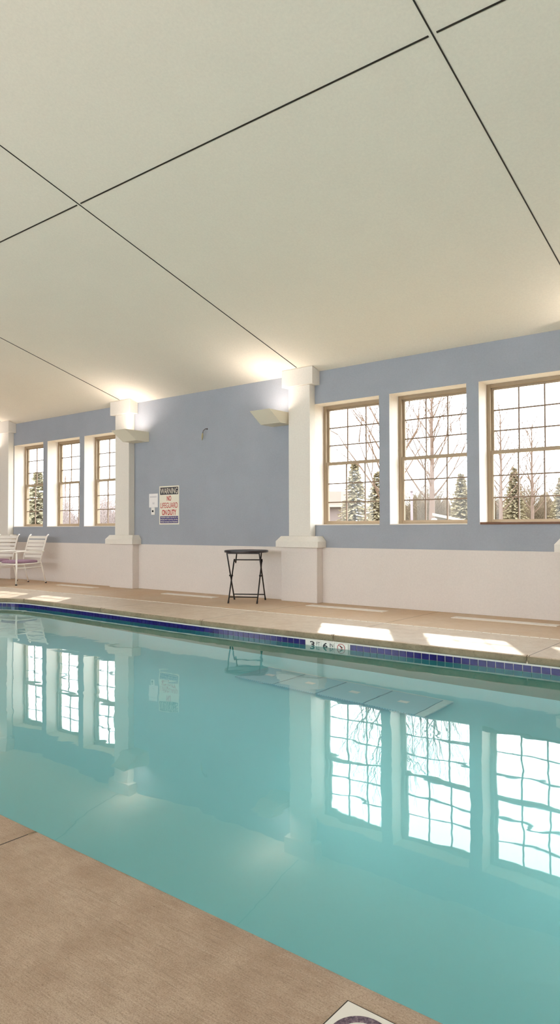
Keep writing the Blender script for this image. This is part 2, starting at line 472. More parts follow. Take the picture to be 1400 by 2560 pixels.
# right end closes with two corners
OUTL = OUT[:]            # closed polygon, counter-clockwise seen from below / clockwise whichever
def resample(P, step):
    d = [0]
    for a, b in zip(P[:-1], P[1:]): d.append(d[-1]+math.dist(a, b))
    n = max(1, round(d[-1]/step)); res = []; j = 0
    for k in range(n+1):
        s = d[-1]*k/n
        while j < len(d)-2 and d[j+1] < s: j += 1
        u = (s-d[j])/(d[j+1]-d[j]) if d[j+1] > d[j] else 0
        res.append((P[j][0]+(P[j+1][0]-P[j][0])*u, P[j][1]+(P[j+1][1]-P[j][1])*u))
    return res, d[-1]
PATH, PLEN = resample(OUT + [OUT[0]], .0757)
if math.dist(PATH[0], PATH[-1]) < 1e-6: PATH = PATH[:-1]
NP = len(PATH)
def nrm(i):
    a = PATH[(i-1) % NP]; b = PATH[(i+1) % NP]
    dx, dy = b[0]-a[0], b[1]-a[1]; l = math.hypot(dx, dy)
    return (dy/l, -dx/l)        # points away from the water (path runs leftwards on the far side)
NORM = [nrm(i) for i in range(NP)]
if (NORM[40][1] < 0): NORM = [(-a, -b) for a, b in NORM]
def off(i, d): return (PATH[i][0]+NORM[i][0]*d, PATH[i][1]+NORM[i][1]*d)

# floor deck with the pool cut out
import bmesh
bm = bmesh.new()
DK = .045
inner = [bm.verts.new((*off(i, DK), 0)) for i in range(NP)]
outer = [bm.verts.new(p) for p in ((XL,YF,0),(XR,YF,0),(XR,YW,0),(XL,YW,0))]
ed = [bm.edges.new((inner[i], inner[(i+1) % NP])) for i in range(NP)] + [bm.edges.new((outer[i], outer[(i+1) % 4])) for i in range(4)]
bmesh.ops.triangle_fill(bm, use_beauty=True, use_dissolve=False, edges=ed, normal=(0,0,1))
for f in bm.faces:
    if f.normal.z < 0: f.normal_flip()
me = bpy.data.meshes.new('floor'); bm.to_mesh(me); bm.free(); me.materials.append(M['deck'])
o = bpy.data.objects.new('floor', me); COL.objects.link(o)
tag(o, 'tan broom-finished concrete deck around the swimming pool', 'floor', kind='structure')

pool = thing('swimming_pool', 'long indoor swimming pool with turquoise basin and navy waterline tiles', 'swimming pool', (0,0,0), 0, None, None)
# coping: rounded nose swept around the pool, in sections with open joints
prof = [(DK,0),(.022,0),(.012,-.002),(.004,-.008),(0,-.018),(0,-.045),(.002,-.058),(.006,-.066),(.03,-.068)]
jx_far = (-11.4,-9.6,-7.73,-5.77,-3.94,-2.01,-.1,1.8,3.7); jx_near = (-9.0,-6.0,-2.2,.8,3.6)
cuts = set()
for i in range(NP):
    a, b = PATH[i], PATH[(i+1) % NP]
    for x in (jx_far if a[1] > 3.5 else jx_near):
        if (a[0]-x)*(b[0]-x) <= 0 and a[0] != b[0]: cuts.add(i)
cuts = sorted(cuts)
def P3(i, d, z): return (*off(i, d), z)
for a, b in zip(cuts, cuts[1:]+[cuts[0]+NP]):
    mb = MB(); rings = []
    for q in range(a, b+2):
        i = q % NP
        if q == a or q == b+1:       # pull the ends back from the joint
            j = (i+1) % NP if q == a else (i-1) % NP
            u = .05 if q == a else .95
            base = (PATH[i], PATH[j]); 
            def pos(d, z, i=i, j=j, q=q):
                A = off(a % NP, d); B = off((a+1) % NP, d)
                if q == a: return (A[0]+(B[0]-A[0])*.56, A[1]+(B[1]-A[1])*.56, z)
                A = off(b % NP, d); B = off((b+1) % NP, d)
                return (A[0]+(B[0]-A[0])*.44, A[1]+(B[1]-A[1])*.44, z)
            rings.append([pos(d, z) for d, z in prof])
        else: rings.append([P3(i, d, z) for d, z in prof])
    k = len(prof); vs = [p for r in rings for p in r]
    fs = [(r*k+c, r*k+c+1, (r+1)*k+c+1, (r+1)*k+c) for r in range(len(rings)-1) for c in range(k-1)]
    fs += [tuple(range(k-1,-1,-1)), tuple((len(rings)-1)*k+c for c in range(k))]
    mb.add(vs, fs, 0, True)
    for q, f_ in enumerate(mb.f):
        if len(f_) == 4 and q < (len(rings)-1)*(k-1) and q % (k-1) < 3: mb.m[q] = 1
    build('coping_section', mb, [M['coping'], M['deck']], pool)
# grout band + tiles
mb = MB(); zt, zb = -.066, -.165
gd = .012
mb.add([P3(i, gd, zt) for i in range(NP)]+[P3(i, gd, zb) for i in range(NP)], [(i,(i+1)%NP,(i+1)%NP+NP,i+NP) for i in range(NP)], 0)
build('grout_band', mb, M['grout'], pool)
mb = MB()
MK0, MK1 = -4.222, -3.745          # depth marker stretch
for i in range(NP):
    j = (i+1) % NP
    a, b = PATH[i], PATH[j]
    if a[1] > 5 and min(a[0], b[0]) < MK1-.01 and max(a[0], b[0]) > MK0+.01: continue
    A, B = off(i, .005), off(j, .005); A2, B2 = off(i, .012), off(j, .012)
    L = lambda p, q, u: (p[0]+(q[0]-p[0])*u, p[1]+(q[1]-p[1])*u)
    g = .05
    mb.hexa([(*L(A,B,g),-.152),(*L(A,B,1-g),-.152),(*L(A2,B2,1-g),-.152),(*L(A2,B2,g),-.152),
             (*L(A,B,g),-.081),(*L(A,B,1-g),-.081),(*L(A2,B2,1-g),-.081),(*L(A2,B2,g),-.081)])
build('waterline_tiles', mb, M['navy'], pool)
# basin: walls, coved corner, floor
DEP = -1.15
pr = [(.012,-.165),(.014,-.55),(.012,-.78),(-.02,-.93),(-.09,-1.05),(-.2,-1.12),(-.36,-1.148),(-.55,DEP)]
mb = MB(); k = len(pr)
vs = [P3(i, d, z) for d, z in pr for i in range(NP)]
fs = [(c*NP+i, c*NP+(i+1)%NP, (c+1)*NP+(i+1)%NP, (c+1)*NP+i) for c in range(k-1) for i in range(NP)]
mb.add(vs, fs, 0, True)
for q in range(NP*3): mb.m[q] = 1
mb.f.append(tuple((k-1)*NP+i for i in range(NP))); mb.m.append(0); mb.sm.append(False)
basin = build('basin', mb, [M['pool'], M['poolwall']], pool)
# water surface
mb = MB()
mb.add([P3(i, .0115, WATER) for i in range(NP)], [tuple(range(NP))])
me_w = build('pool_water', mb, M['water'])
tag(me_w, 'still turquoise water filling the pool and mirroring the windows', 'water', kind='stuff')
for p in me_w.data.polygons:
    if p.normal.z < 0: me_w.data.flip_normals(); break

# ------------------------------------------------------------------ lettering
def text_mesh(txt, size, depth=.0012, bold=0, spacing=1.0):
    cu = bpy.data.curves.new('t', 'FONT'); cu.body = txt; cu.size = size; cu.extrude = depth; cu.offset = bold
    cu.align_x = 'CENTER'; cu.align_y = 'CENTER'; cu.space_character = spacing
    ob = bpy.data.objects.new('t', cu); COL.objects.link(ob)
    dg = bpy.context.evaluated_depsgraph_get(); dg.update()
    me = bpy.data.meshes.new_from_object(ob.evaluated_get(dg))
    bpy.data.objects.remove(ob); bpy.data.curves.remove(cu)
    return me
def text_on_wall(name, txt, cx, y, cz, width, height, mat, parent, bold=0, label=None, rotz=0):
    """letters standing upright in the xz plane, facing -y, fitted to width x height"""
    me = text_mesh(txt, 1.0, .5, bold)
    xs_ = [v.co.x for v in me.vertices]; ys_ = [v.co.y for v in me.vertices]
    x0, x1, y0, y1 = min(xs_), max(xs_), min(ys_), max(ys_)
    for v in me.vertices:
        x = (v.co.x-(x0+x1)/2)/(x1-x0)*width; z = (v.co.y-(y0+y1)/2)/(y1-y0)*height
        v.co = (cx+x, y + (-.0008 if v.co.z > 0 else .0002), cz+z)
    me.materials.clear(); me.materials.append(mat); me.name = name
    o = bpy.data.objects.new(name, me); COL.objects.link(o); o.parent = parent
    if label: o['label'] = label
    return o

# depth markers in the tile band
ym = None
i0 = min(range(NP), key=lambda i: abs(PATH[i][0]+3.98)+abs(PATH[i][1]-5.74)*3)
ym = off(i0, .005)[1]
def marker(xa, xb, kind):
    m_ = build('depth_marker', MB().box(xa+.002, xb-.002, -.003, .009, -.155, -.078), M['marker'], pool, (0, ym, 0), bevel=.0015)
    c = (xa+xb)/2
    if kind == 'ft' or kind == 'in':
        text_on_wall('lettering', '3' if kind == 'ft' else '6', xa+.05, -.0032, -.119, .058, .062, M['ink'], m_, .02)
        text_on_wall('lettering', 'FT' if kind == 'ft' else 'IN', xb-.036, -.0032, -.107, .042, .036, M['ink'], m_, .0)
    else:
        r = MB(); n = 40
        vs = []; 
        for rr in (.031, .036):
            for yy in (-.0045, -.003):
                for q in range(n): vs.append((c+rr*1.25*math.cos(2*PI*q/n), yy, -.117+rr*math.sin(2*PI*q/n)))
        fs = []
        for q in range(n):
            q2 = (q+1) % n
            fs += [(q, q2, 2*n+q2, 2*n+q), (q, n+q, n+q2, q2), (2*n+q, 2*n+q2, 3*n+q2, 3*n+q)]
        r.add(vs, fs)
        r.bar((c-.03, -.0038, -.093), (c+.03, -.0038, -.141), .0015, .005, 0, (0,0,1))
        build('prohibition_ring', r, M['inkred'], m_)
        d = MB()
        d.bar((c-.012,-.0036,-.100),(c+.012,-.0036,-.118),.001,.008)
        d.bar((c+.012,-.0036,-.118),(c+.024,-.0036,-.106),.001,.004)
        d.bar((c+.004,-.0036,-.112),(c-.004,-.0036,-.128),.001,.004)
        build('diver_symbol', d, M['ink'], m_)
W3 = (MK1-MK0)/3
marker(MK0, MK0+W3, 'ft'); marker(MK0+W3, MK0+2*W3, 'in'); marker(MK0+2*W3, MK1, 'no')

# deck depth plaque, partly in frame at the bottom
t = thing('deck_marker_tile', 'white ceramic deck marker tile with a dark ring, at the bottom edge', 'tile', (-.869, 1.326, 0))
build('tile', MB().box(0,.165,-.165,0,0,.004), M['marker'], t, bevel=.0015)
build('tile_border', MB().box(-.004,-.0,-.17,.004,0,.0015).box(0,.169,0,.004,0,.0015), M['seam'], t)
rg = MB(); n = 64; vs = []
for rr in (.047, .066):
    for zz in (.0041, .0048):
        for q in range(n): vs.append((.0825+rr*math.cos(2*PI*q/n), -.0825+rr*math.sin(2*PI*q/n), zz))
fs = []
for q in range(n):
    q2 = (q+1) % n
    fs += [(n+q, n+q2, 3*n+q2, 3*n+q), (2*n+q, 2*n+q2, 3*n+q2, 3*n+q)[::-1], (q, q2, n+q2, n+q)]
rg.add(vs, fs)
def mat_ring():
    t = NT('mottled_purple_ink'); v = t.coord()
    t.color(t.ramp(t.noise(v, 130, 4, .7), [(.38, lin((58,40,58))), (.52, lin((98,76,92))), (.66, lin((150,132,134)))]))
    return t.set(.4)
build('printed_ring', rg, mat_ring(), t, label='mottled dark purple printed ring')

# submerged platform of perforated panels
t = thing('submerged_platform', 'pale perforated platform under the water near the depth markers', 'platform', (-3.486, 5.145, DEP+.002), math.radians(-1))
hz = .085; W_, D_ = 1.985, .48
nP = 4; pw = (W_-.08)/nP
for q in range(nP):
    xa = -W_/2+.0+q*pw
    p = build('panel', MB().box(xa+.006, xa+pw-.006, -D_/2, D_/2, hz-.03, hz), M['perf'], t, bevel=.004)
    build('grip', MB().box(xa+pw/2-.045, xa+pw/2+.045, -.03, .03, hz, hz+.004), M['panelwhite'], p, label='small white square grip')
build('end_rail', MB().box(W_/2-.08, W_/2, -D_/2, D_/2, hz-.03, hz), M['panelrim'], t, bevel=.004)
build('edge_rail', MB().box(-W_/2, W_/2, D_/2, D_/2+.018, hz-.035, hz+.002), M['panelrim'], t)
for sx in (-1, 1):
    for sy in (-1, 1): build('leg', MB().box(sx*(W_/2-.30)-.025, sx*(W_/2-.30)+.025, sy*(D_/2-.05)-.025, sy*(D_/2-.05)+.025, 0, hz-.03), M['panelrim'], t)

# ------------------------------------------------------------------ deck grilles and drain
for (xa, xb, lb) in ((-11.47,-10.34,'pale flat floor grille on the deck below the left windows'),
                     (-8.55,-7.41,'pale flat floor grille on the deck left of the black table'),
                     (-5.66,-4.47,'pale flat floor grille right of the pilaster behind the table'),
                     (-3.56,-2.36,'pale flat floor grille by the wall at the right edge')):
    L_ = xb-xa
    t = thing('floor_grille', lb, 'floor grille', (xa, 7.64, 0), 0, 'floor grilles along the window wall')
    build('grille_frame', MB().box(0,L_,0,.02,0,.006).box(0,L_,.13,.15,0,.006).box(0,.02,.02,.13,0,.006).box(L_-.02,L_,.02,.13,0,.006), M['vent'], t)
    sl = MB()
    for q in range(7): sl.box(.02, L_-.02, .024+q*.0152, .024+q*.0152+.011, .001, .005)
    build('grille_bars', sl, M['vent'], t)
    build('grille_well', MB().box(.02, L_-.02, .02, .13, .0003, .0009), M['ventdark'], t)
mb = MB(); x = -12.6
while x < 1.5: mb.box(x, x+.085, 6.762, 6.780, 0, .004); x += .095
tag(build('deck_drain', mb, M['vent']), 'thin slotted pale drain strip running along the far deck', 'drain')

# ------------------------------------------------------------------ wall sconces (open-topped hoppers)
def sconce(x0, x1, label):
    w = x1-x0
    t = thing('wall_sconce', label, 'wall light', (x0, YW, 2.565), 0, 'plaster uplights on the window wall')
    zt = .170; yf0, yf1, th = -.28, -.53, .012
    mb = MB()
    O = [(0,yf0,0),(w,yf0,0),(w,0,0),(0,0,0),(0,yf1,zt),(w,yf1,zt),(w,0,zt),(0,0,zt)]
    I = [(th,yf0+th,th),(w-th,yf0+th,th),(w-th,-th,th),(th,-th,th),(th,yf1+th*1.6,zt),(w-th,yf1+th*1.6,zt),(w-th,-th,zt),(th,-th,zt)]
    mb.add(O+I, [(3,2,1,0),(0,1,5,4),(1,2,6,5),(2,3,7,6),(3,0,4,7),
                 (8,9,10,11),(12,13,9,8),(13,14,10,9),(14,15,11,10),(15,12,8,11),
                 (4,5,13,12),(5,6,14,13),(6,7,15,14),(7,4,12,15)])
    build('shade', mb, M['sconce'], t, bevel=.002)
    build('lamp', MB().tube([(.07,-.2,.06),(w-.07,-.2,.06)], .016, 12), M['bulb'], t, label='glowing tube lamp')
    ld = bpy.data.lights.new('sconce_light', 'AREA'); ld.shape = 'RECTANGLE'; ld.size = w-.18; ld.size_y = .22
    ld.energy = SC_W; ld.color = (1.0, .89, .82); ld.spread = math.radians(150)
    lo = bpy.data.objects.new('sconce_light', ld); COL.objects.link(lo)
    lo.location = (w/2, -.33, .12); lo.rotation_euler = (PI, 0, 0); lo.parent = t
SC_W = 4.4
sconce(-9.775, -9.405, 'wedge-shaped plaster wall light beside the pilaster left of the warning sign')
sconce(-6.62, -6.25, 'wedge-shaped plaster wall light above the black table, beside the pilaster')
sconce(-14.49, -14.12, 'wedge-shaped plaster wall light beyond the left edge pilaster')
sconce(-1.885, -1.515, 'wedge-shaped plaster wall light beyond the right edge pilaster')

# ------------------------------------------------------------------ signs on the blank blue wall
t = thing('warning_sign', 'white rectangular pool warning sign with red, black and blue bands', 'sign', (-8.89, YW, 1.118))
build('sign_board', MB().box(-.245,.245,-.004,0,0,.655), M['signwhite'], t, bevel=.003)
hd = build('header_band', MB().box(-.222,.222,-.0052,-.004,.508,.632), M['signblack'], t)
text_on_wall('lettering', 'WARNING', 0, -.0056, .570, .420, .098, M['signwhite'], hd, .0, 'white WARNING lettering')
text_on_wall('lettering', 'NO', 0, -.0046, .444, .105, .084, M['signred'], t, .02, 'red NO lettering')
text_on_wall('lettering', 'LIFEGUARD', 0, -.0046, .325, .425, .092, M['signred'], t, .0, 'red LIFEGUARD lettering')
text_on_wall('lettering', 'ON DUTY', 0, -.0046, .205, .350, .092, M['signred'], t, .02, 'red ON DUTY lettering')
ft = build('footer_band', MB().box(-.222,.222,-.0052,-.004,.022,.142), M['signblue'], t)
for q, s_ in enumerate(('CHILDREN UNDER THE AGE OF 14', 'SHOULD NOT USE POOL OR SPA', 'WITHOUT AN ADULT IN ATTENDANCE')):
    text_on_wall('lettering', s_, 0, -.0056, .121-q*.038, .425, .024, M['signwhite'], ft, .01, 'small white rule lettering')

t = thing('paper_notice', 'small white paper notice left of the warning sign', 'notice', (-9.287, YW, 1.415))
build('sheet', MB().box(-.112,.112,-.003,0,0,.238), M['paper'], t, bevel=.002)
pm = MB(); q = -.09; random.seed(3)
while q < .08:
    w = random.uniform(.012,.03); pm.box(q, min(q+w,.09), -.0036, -.003, .17, .196); q += w+.008
pm2 = MB()
for q in range(3): pm2.box(-.02+q*.016, -.01+q*.016, -.0036, -.003, .055, .09-.01*(q % 2))
build('print_line', pm, M['papergrey'], t, label='faint grey line of print')
build('print_mark', pm2, M['papergrey'], t, label='faint grey printed mark')
t = thing('switch_plate', 'tiny white switch plate with a black button below the paper notice', 'switch', (-9.291, YW, 1.287))
build('plate', MB().box(-.045,.045,-.012,0,0,.126), M['plastic'], t, bevel=.004)
b_ = MB(); n = 20
b_.add([(.018*math.cos(2*PI*k/n), yy, .063+.018*math.sin(2*PI*k/n)) for yy in (-.02,-.012) for k in range(n)],
       [tuple(range(n)), tuple(range(2*n-1, n-1, -1))]+[(k,k+n,(k+1)%n+n,(k+1)%n) for k in range(n)])
build('button', b_, M['ink'], t, label='black round button')
t = thing('wire_stub', 'capped wire stub poking out high on the blank blue wall', 'wire', (-7.99, YW, 2.66))
build('cable', MB().tube([(0,0,0),(-.01,-.03,.0),(-.035,-.055,-.03),(-.05,-.055,-.075)], .007, 8), M['cable'], t)
build('connector', MB().tube([(-.05,-.055,-.07),(-.06,-.052,-.12),(-.066,-.05,-.155),(-.068,-.05,-.185)], [.010,.016,.010,.003], 10), M['wirenut'], t)
build('wall_hole', MB().tube([(0,-.002,0),(0,.0,0)], .014, 14), M['wire'], t)

# ------------------------------------------------------------------ folding bistro table
fr = math.radians(30)
t = thing('bistro_table', 'round black folding bistro table on the deck before the pilaster', 'table', (-6.665, 7.575, 0), fr)
build('tabletop', MB().lathe([(.295,.703),(.312,.706),(.316,.714),(.316,.730),(.310,.737),(.300,.738),(.293,.733)], 64), M['tabletop'], t)
hw = .205; sp = .265
def leg(mb, p, q): mb.tube([p, q], .0095, 10)
# frame A: feet in front (-y), rising to the back; frame B: feet at the back, rising to the front under the top
for sx in (-1, 1):
    leg_a = MB(); leg(leg_a, (sx*(hw+.0), -sp, .004), (sx*(hw+.0), .135, .60)); build('leg', leg_a, M['black'], t)
    leg_b = MB(); leg(leg_b, (sx*(hw+.026), sp, .004), (sx*(hw+.026), -.235, .702)); build('leg', leg_b, M['black'], t)
    build('strut', MB().tube([(sx*(hw-.022), .215, .702), (sx*(hw-.022), .125, .545)], .009, 8).tube([(sx*(hw-.034),.135,.566),(sx*(hw+.01),.125,.575)],.007,8), M['black'], t)
    build('pivot', MB().tube([(sx*(hw-.014), -.020, .372), (sx*(hw+.04), -.020, .372)], .012, 10), M['black'], t)
    build('foot_cap', MB().tube([(sx*hw, -sp-.003, 0), (sx*hw, -sp+.022, .036)], .0125, 10), M['rubber'], t)
    build('foot_cap', MB().tube([(sx*(hw+.026), sp+.003, 0), (sx*(hw+.026), sp-.02, .03)], .0125, 10), M['rubber'], t)
build('crossbar', MB().tube([(-hw, .130, .592), (hw, .130, .592)], .0085, 10), M['black'], t)
build('crossbar', MB().tube([(-hw, -.212, .085), (hw, -.212, .085)], .008, 10), M['black'], t)
build('crossbar', MB().tube([(-hw-.026, .208, .085), (hw+.026, .208, .085)], .008, 10), M['black'], t)
build('hinge_rail', MB().box(-hw-.03, hw+.03, -.25, -.225, .690, .704), M['black'], t)
build('hinge_rail', MB().box(-hw, hw, .205, .228, .690, .704), M['black'], t)

# ------------------------------------------------------------------ patio chairs
def make_chair(label, loc, rz):
    t = thing('patio_chair', label, 'chair', loc, rz, 'white patio chairs by the left windows')
    W2 = .255
    for sx in (-1, 1):
        x = sx*W2
        # rear leg continues up as the back post
        build('rear_leg', MB().tube([(x,.36,.012),(x,.30,.22),(x,.235,.42)], .0125, 10), M['whitemetal'], t)
        build('rubber_foot', MB().tube([(x,.365,0),(x,.36,.022)], .016, 10), M['rubber'], t)
        build('back_post', MB().tube([(x,.235,.42),(x,.27,.56),(x,.325,.74),(x,.372,.88),(x,.40,.925),(x,.425,.935)], .0135, 10), M['whitemetal'], t)
        build('front_leg', MB().tube([(x*1.06,-.33,.012),(x*1.06,-.325,.30),(x*1.06,-.33,.60)], .0165, 10), M['whitemetal'], t)
        build('rubber_foot', MB().tube([(x*1.06,-.33,0),(x*1.06,-.33,.022)], .020, 10), M['rubber'], t)
        a = MB(); pts = [(x*1.06,-.36,.612),(x*1.06,-.32,.622),(x*1.06,-.1,.626),(x*1.06,.12,.624),(x*1.04,.30,.62)]
        for p, q in zip(pts[:-1], pts[1:]): a.bar(p, q, .045, .02)
        build('armrest', a, M['whitemetal'], t, bevel=.006)
        build('side_rail', MB().tube([(x*1.04,-.325,.385),(x,.245,.40)], .012, 8).tube([(x*1.05,-.325,.31),(x*1.02,-.0,.32),(x,.268,.325)], .010, 8), M['whitemetal'], t)
    build('front_rail', MB().tube([(-W2*1.06,-.325,.385),(W2*1.06,-.325,.385)], .012, 8), M['whitemetal'], t)
    for q in range(6):
        u = .16+q*.145
        if u > 1: break
        z = .52+ (q)*.073; y = .262+(z-.52)*.305
        s_ = MB(); n = 8; vs = []
        for k in range(n+1):
            xx = -W2+2*W2*k/n; bow = .028*math.sin(PI*k/n)
            for dy, dz in ((-.006,-.026),(.006,-.024),(.020,.026),(.008,.026)): vs.append((xx, y+bow+dy, z+dz))
        fs = [(k*4+a, k*4+(a+1)%4, (k+1)*4+(a+1)%4, (k+1)*4+a) for k in range(n) for a in range(4)] + [(3,2,1,0), tuple(n*4+a for a in range(4))]
        s_.add(vs, fs); build('back_slat', s_, M['whitemetal'], t)
    st = MB()
    for q in range(5): st.box(-W2, W2, -.29+q*.11, -.29+q*.11+.05, .392, .402)
    build('seat_slats', st, M['whitemetal'], t)
    cu = MB(); n = 12; R = []
    for (zz, ins) in ((.404,.012),(.412,.0),(.438,-.002),(.452,.012),(.458,.05)):
        ring = []
        for k in range(48):
            a = 2*PI*k/48; c, s2 = math.cos(a), math.sin(a)
            e = .28
            ring.append((math.copysign(abs(c)**e, c)*(.238-ins), -.045+math.copysign(abs(s2)**e, s2)*(.262-ins), zz))
        R.append(ring)
    vs = [p for r in R for p in r]; m_ = 48
    fs = [(i*m_+k, i*m_+(k+1)%m_, (i+1)*m_+(k+1)%m_, (i+1)*m_+k) for i in range(len(R)-1) for k in range(m_)] + [tuple(range(m_-1,-1,-1)), tuple((len(R)-1)*m_+k for k in range(m_))]
    cu.add(vs, fs, 0, True); build('cushion', cu, M['mauve'], t, label='mauve seat cushion')
    return t
make_chair('white slatted patio armchair nearer the left windows\' middle, right of its twin', (-12.26, 7.43, 0), math.radians(7))
make_chair('white slatted patio armchair cut by the left edge of the photo', (-13.15, 7.36, 0), math.radians(15))

# ------------------------------------------------------------------ outside
def pol(az, d):
    a = math.radians(az); return (-math.sin(a)*d, math.cos(a)*d)
g = MB()
g.box(-120, 60, 8.6, 120, -1.5, -.25)
tag(build('ground', g, M['grass'], kind='structure'), 'dry winter grass outside the windows', 'ground', kind='structure')
GZ = -.25

def bare_tree(az, d, h, r, label, spread=.55, seed=1, levels=4, first=.32):
    rnd = random.Random(seed)
    x, y = pol(az, d)
    t = thing('bare_tree', label, 'tree', (x, y, GZ), rnd.uniform(0, 6), 'leafless trees beyond the right windows')
    tr = MB(); br = MB()
    pts = []; n = 9
    for k in range(n+1):
        u = k/n; pts.append((rnd.uniform(-.04,.04)*h*.1*u, rnd.uniform(-.04,.04)*h*.1*u, h*.93*u))
    tr.tube(pts, [r*(1-u/n)**.8+.012 for u in range(n+1)], 8)
    def grow(p, dirv, L, rad, lev):
        seg = 4; q = Vector(p); dv = Vector(dirv); pp = [q.copy()]; rr = [rad]
        for k in range(seg):
            dv = (dv + Vector((rnd.uniform(-.12,.12), rnd.uniform(-.12,.12), .10+rnd.uniform(-.05,.08)))).normalized()
            q = q + dv*L/seg; pp.append(q.copy()); rr.append(max(.0035, rad*(1-(k+1)/seg*.7)))
            if lev > 0 and k >= 1:
                for _ in range(1):
                    ax = Vector((rnd.gauss(0,1), rnd.gauss(0,1), rnd.gauss(0,.6))).normalized()
                    nd = (dv + ax*.62).normalized()
                    if nd.z < 0.05: nd.z = .15
                    grow(q, nd, L*rnd.uniform(.42,.62), rad*.5, lev-1)
        br.tube(pp, rr, 4 if lev else 3, 0, False)
    nb = 26
    for k in range(nb):
        u = first + (1-first)*(k/nb)**.95
        z = h*.93*u; a = k*2.4+rnd.uniform(-.4,.4)
        L = h*spread*(1-u*.72)*rnd.uniform(.75,1.1)
        el = .55+.55*u
        i = min(n-1, int(u*n)); w = u*n-i
        base = Vector(pts[i]).lerp(Vector(pts[i+1]), w)
        grow(base, (math.cos(a)*math.cos(el), math.sin(a)*math.cos(el), math.sin(el)), L, r*.30*(1-u*.6)+.007, 3)
    build('trunk', tr, M['bark'], t); build('branches', br, M['twig'], t)
bare_tree(30.1, 21, 5.9, .12, 'bare spreading tree seen between the middle pilaster window and its neighbour', .62, 11)
bare_tree(26.35, 26.5, 7.3, .12, 'tall bare tree centred in the middle window of the right group', .46, 5)
bare_tree(21.1, 30, 6.4, .085, 'slim bare tree left in the window with the brown sill strip', .42, 8)
bare_tree(18.8, 34.5, 6.4, .09, 'slim bare tree near the right edge of the photo', .42, 14)

def conifer(az, d, h, R, label, mat, seed, group='evergreens outside the windows'):
    rnd = random.Random(seed); x, y = pol(az, d)
    t = thing('conifer', label, 'tree', (x, y, GZ), 0, group)
    build('trunk', MB().tube([(0,0,0),(0,0,h*.5),(0,0,h*.96)], [.07,.045,.01], 7), M['bark'], t)
    f = MB(); z = .12*h*.3
    while z < h:
        u = z/h; rr = R*(1-u)**.85+.03; nb = int(13+rr*20)
        for k in range(nb):
            a = rnd.uniform(0, 2*PI); L = rr*rnd.uniform(.65,1.15)
            ca, sa = math.cos(a), math.sin(a); dz = -L*.25+rnd.uniform(-.05,.12)
            for q in range(6):
                v = (q+1)/6; bw = .055*(1.2-v)+.02
                px_, py_, pz = ca*L*v, sa*L*v, z+dz*v
                for s2 in (-1, 1):
                    ex = px_+ca*.12 - s2*sa*bw*1.6; ey = py_+sa*.12 + s2*ca*bw*1.6; ez = pz+rnd.uniform(-.07,.05)
                    f.add([(px_-ca*.05, py_-sa*.05, pz+.03), (px_+ca*.05, py_+sa*.05, pz-.03), (ex, ey, ez)], [(0,1,2)])
        z += .105+.03*rnd.random()
    f.add([(-.02,0,h*.93),(.02,0,h*.93),(0,0,h*1.03)], [(0,1,2)])
    build('foliage', f, mat, t)
conifer(32.5, 32, 4.3, 1.05, 'dark evergreen in the window beside the middle pilaster', M['needle'], 1)
conifer(30.7, 35, 4.0, .95, 'second evergreen close right of the one by the house', M['needle'], 2)
conifer(24.1, 33, 3.75, .85, 'evergreen at the right side of the middle right-hand window', M['needle'], 3)
conifer(20.1, 38.2, 4.3, 1.0, 'evergreen between the two slim bare trees', M['needle'], 4)
conifer(16.7, 38.2, 3.8, .9, 'evergreen at the extreme right edge of the photo', M['needle'], 5)
conifer(57.6, 30, 3.6, 1.0, 'wide pale evergreen filling the leftmost window', M['needle2'], 6)

def thicket(name, label, az0, az1, d0, d1, hmin, hmax, n, mat, seed, rad=.018):
    rnd = random.Random(seed); mb = MB()
    for _ in range(n):
        az = rnd.uniform(az0, az1); d = rnd.uniform(d0, d1); x, y = pol(az, d)
        h = rnd.uniform(hmin, hmax)*(.8+.25*math.sin(az*1.7)+.15*math.sin(az*4.3))
        lx, ly = rnd.gauss(0,.16), rnd.gauss(0,.16)
        mb.tube([(x,y,GZ),(x+lx*h*.5,y+ly*h*.5,GZ+h*.55),(x+lx*h*1.3,y+ly*h*1.3,GZ+h)], [rad,rad*.7,.004], 3, 0, False)
        for q in range(4):
            u = rnd.uniform(.25,.9); a = rnd.uniform(0, 6.28); l = h*.22
            p = (x+lx*h*u, y+ly*h*u, GZ+h*u)
            mb.tube([p, (p[0]+math.cos(a)*l, p[1]+math.sin(a)*l, p[2]+l*rnd.uniform(.3,1.2))], [rad*.6,.003], 3, 0, False)
    o = build(name, mb, mat); tag(o, label, 'brush', kind='stuff')
thicket('dry_thicket', 'brown tangled winter brush along the bottom of the right windows', 14, 30.6, 40.5, 49, 3.0, 4.3, 3600, M['brush'], 21)
thicket('pale_thicket', 'pale far thicket behind the left windows', 48, 62, 36, 50, 2.6, 3.6, 2200, M['haze'], 22)
# low hedge bank far behind the brush: solid mass of foliage
def bank(name, label, az0, az1, d, h, mat, seed):
    rnd = random.Random(seed); mb = MB(); nn = 90; vs = []
    prof_ = [(-1.6,0),(-1.3,.5),(-.7,.88),(0,1.0),(.8,.8),(1.4,.4),(1.6,0)]
    for k in range(nn+1):
        az = az0+(az1-az0)*k/nn; hh = h*(.85+.10*math.sin(k*.7)+rnd.uniform(-.12,.12))
        for o_, u in prof_:
            x, y = pol(az, d+o_+rnd.uniform(-.2,.2)); vs.append((x, y, GZ+hh*u+rnd.uniform(-.1,.1)*(u > 0)))
    m_ = len(prof_)
    mb.add(vs, [(k*m_+c, k*m_+c+1, (k+1)*m_+c+1, (k+1)*m_+c) for k in range(nn) for c in range(m_-1)])
    o = build(name, mb, mat); tag(o, label, 'hedge', kind='stuff')
bank('hedge_bank', 'low brown hedge bank behind the brush', 12, 30.6, 52, 3.8, M['brush'], 31)
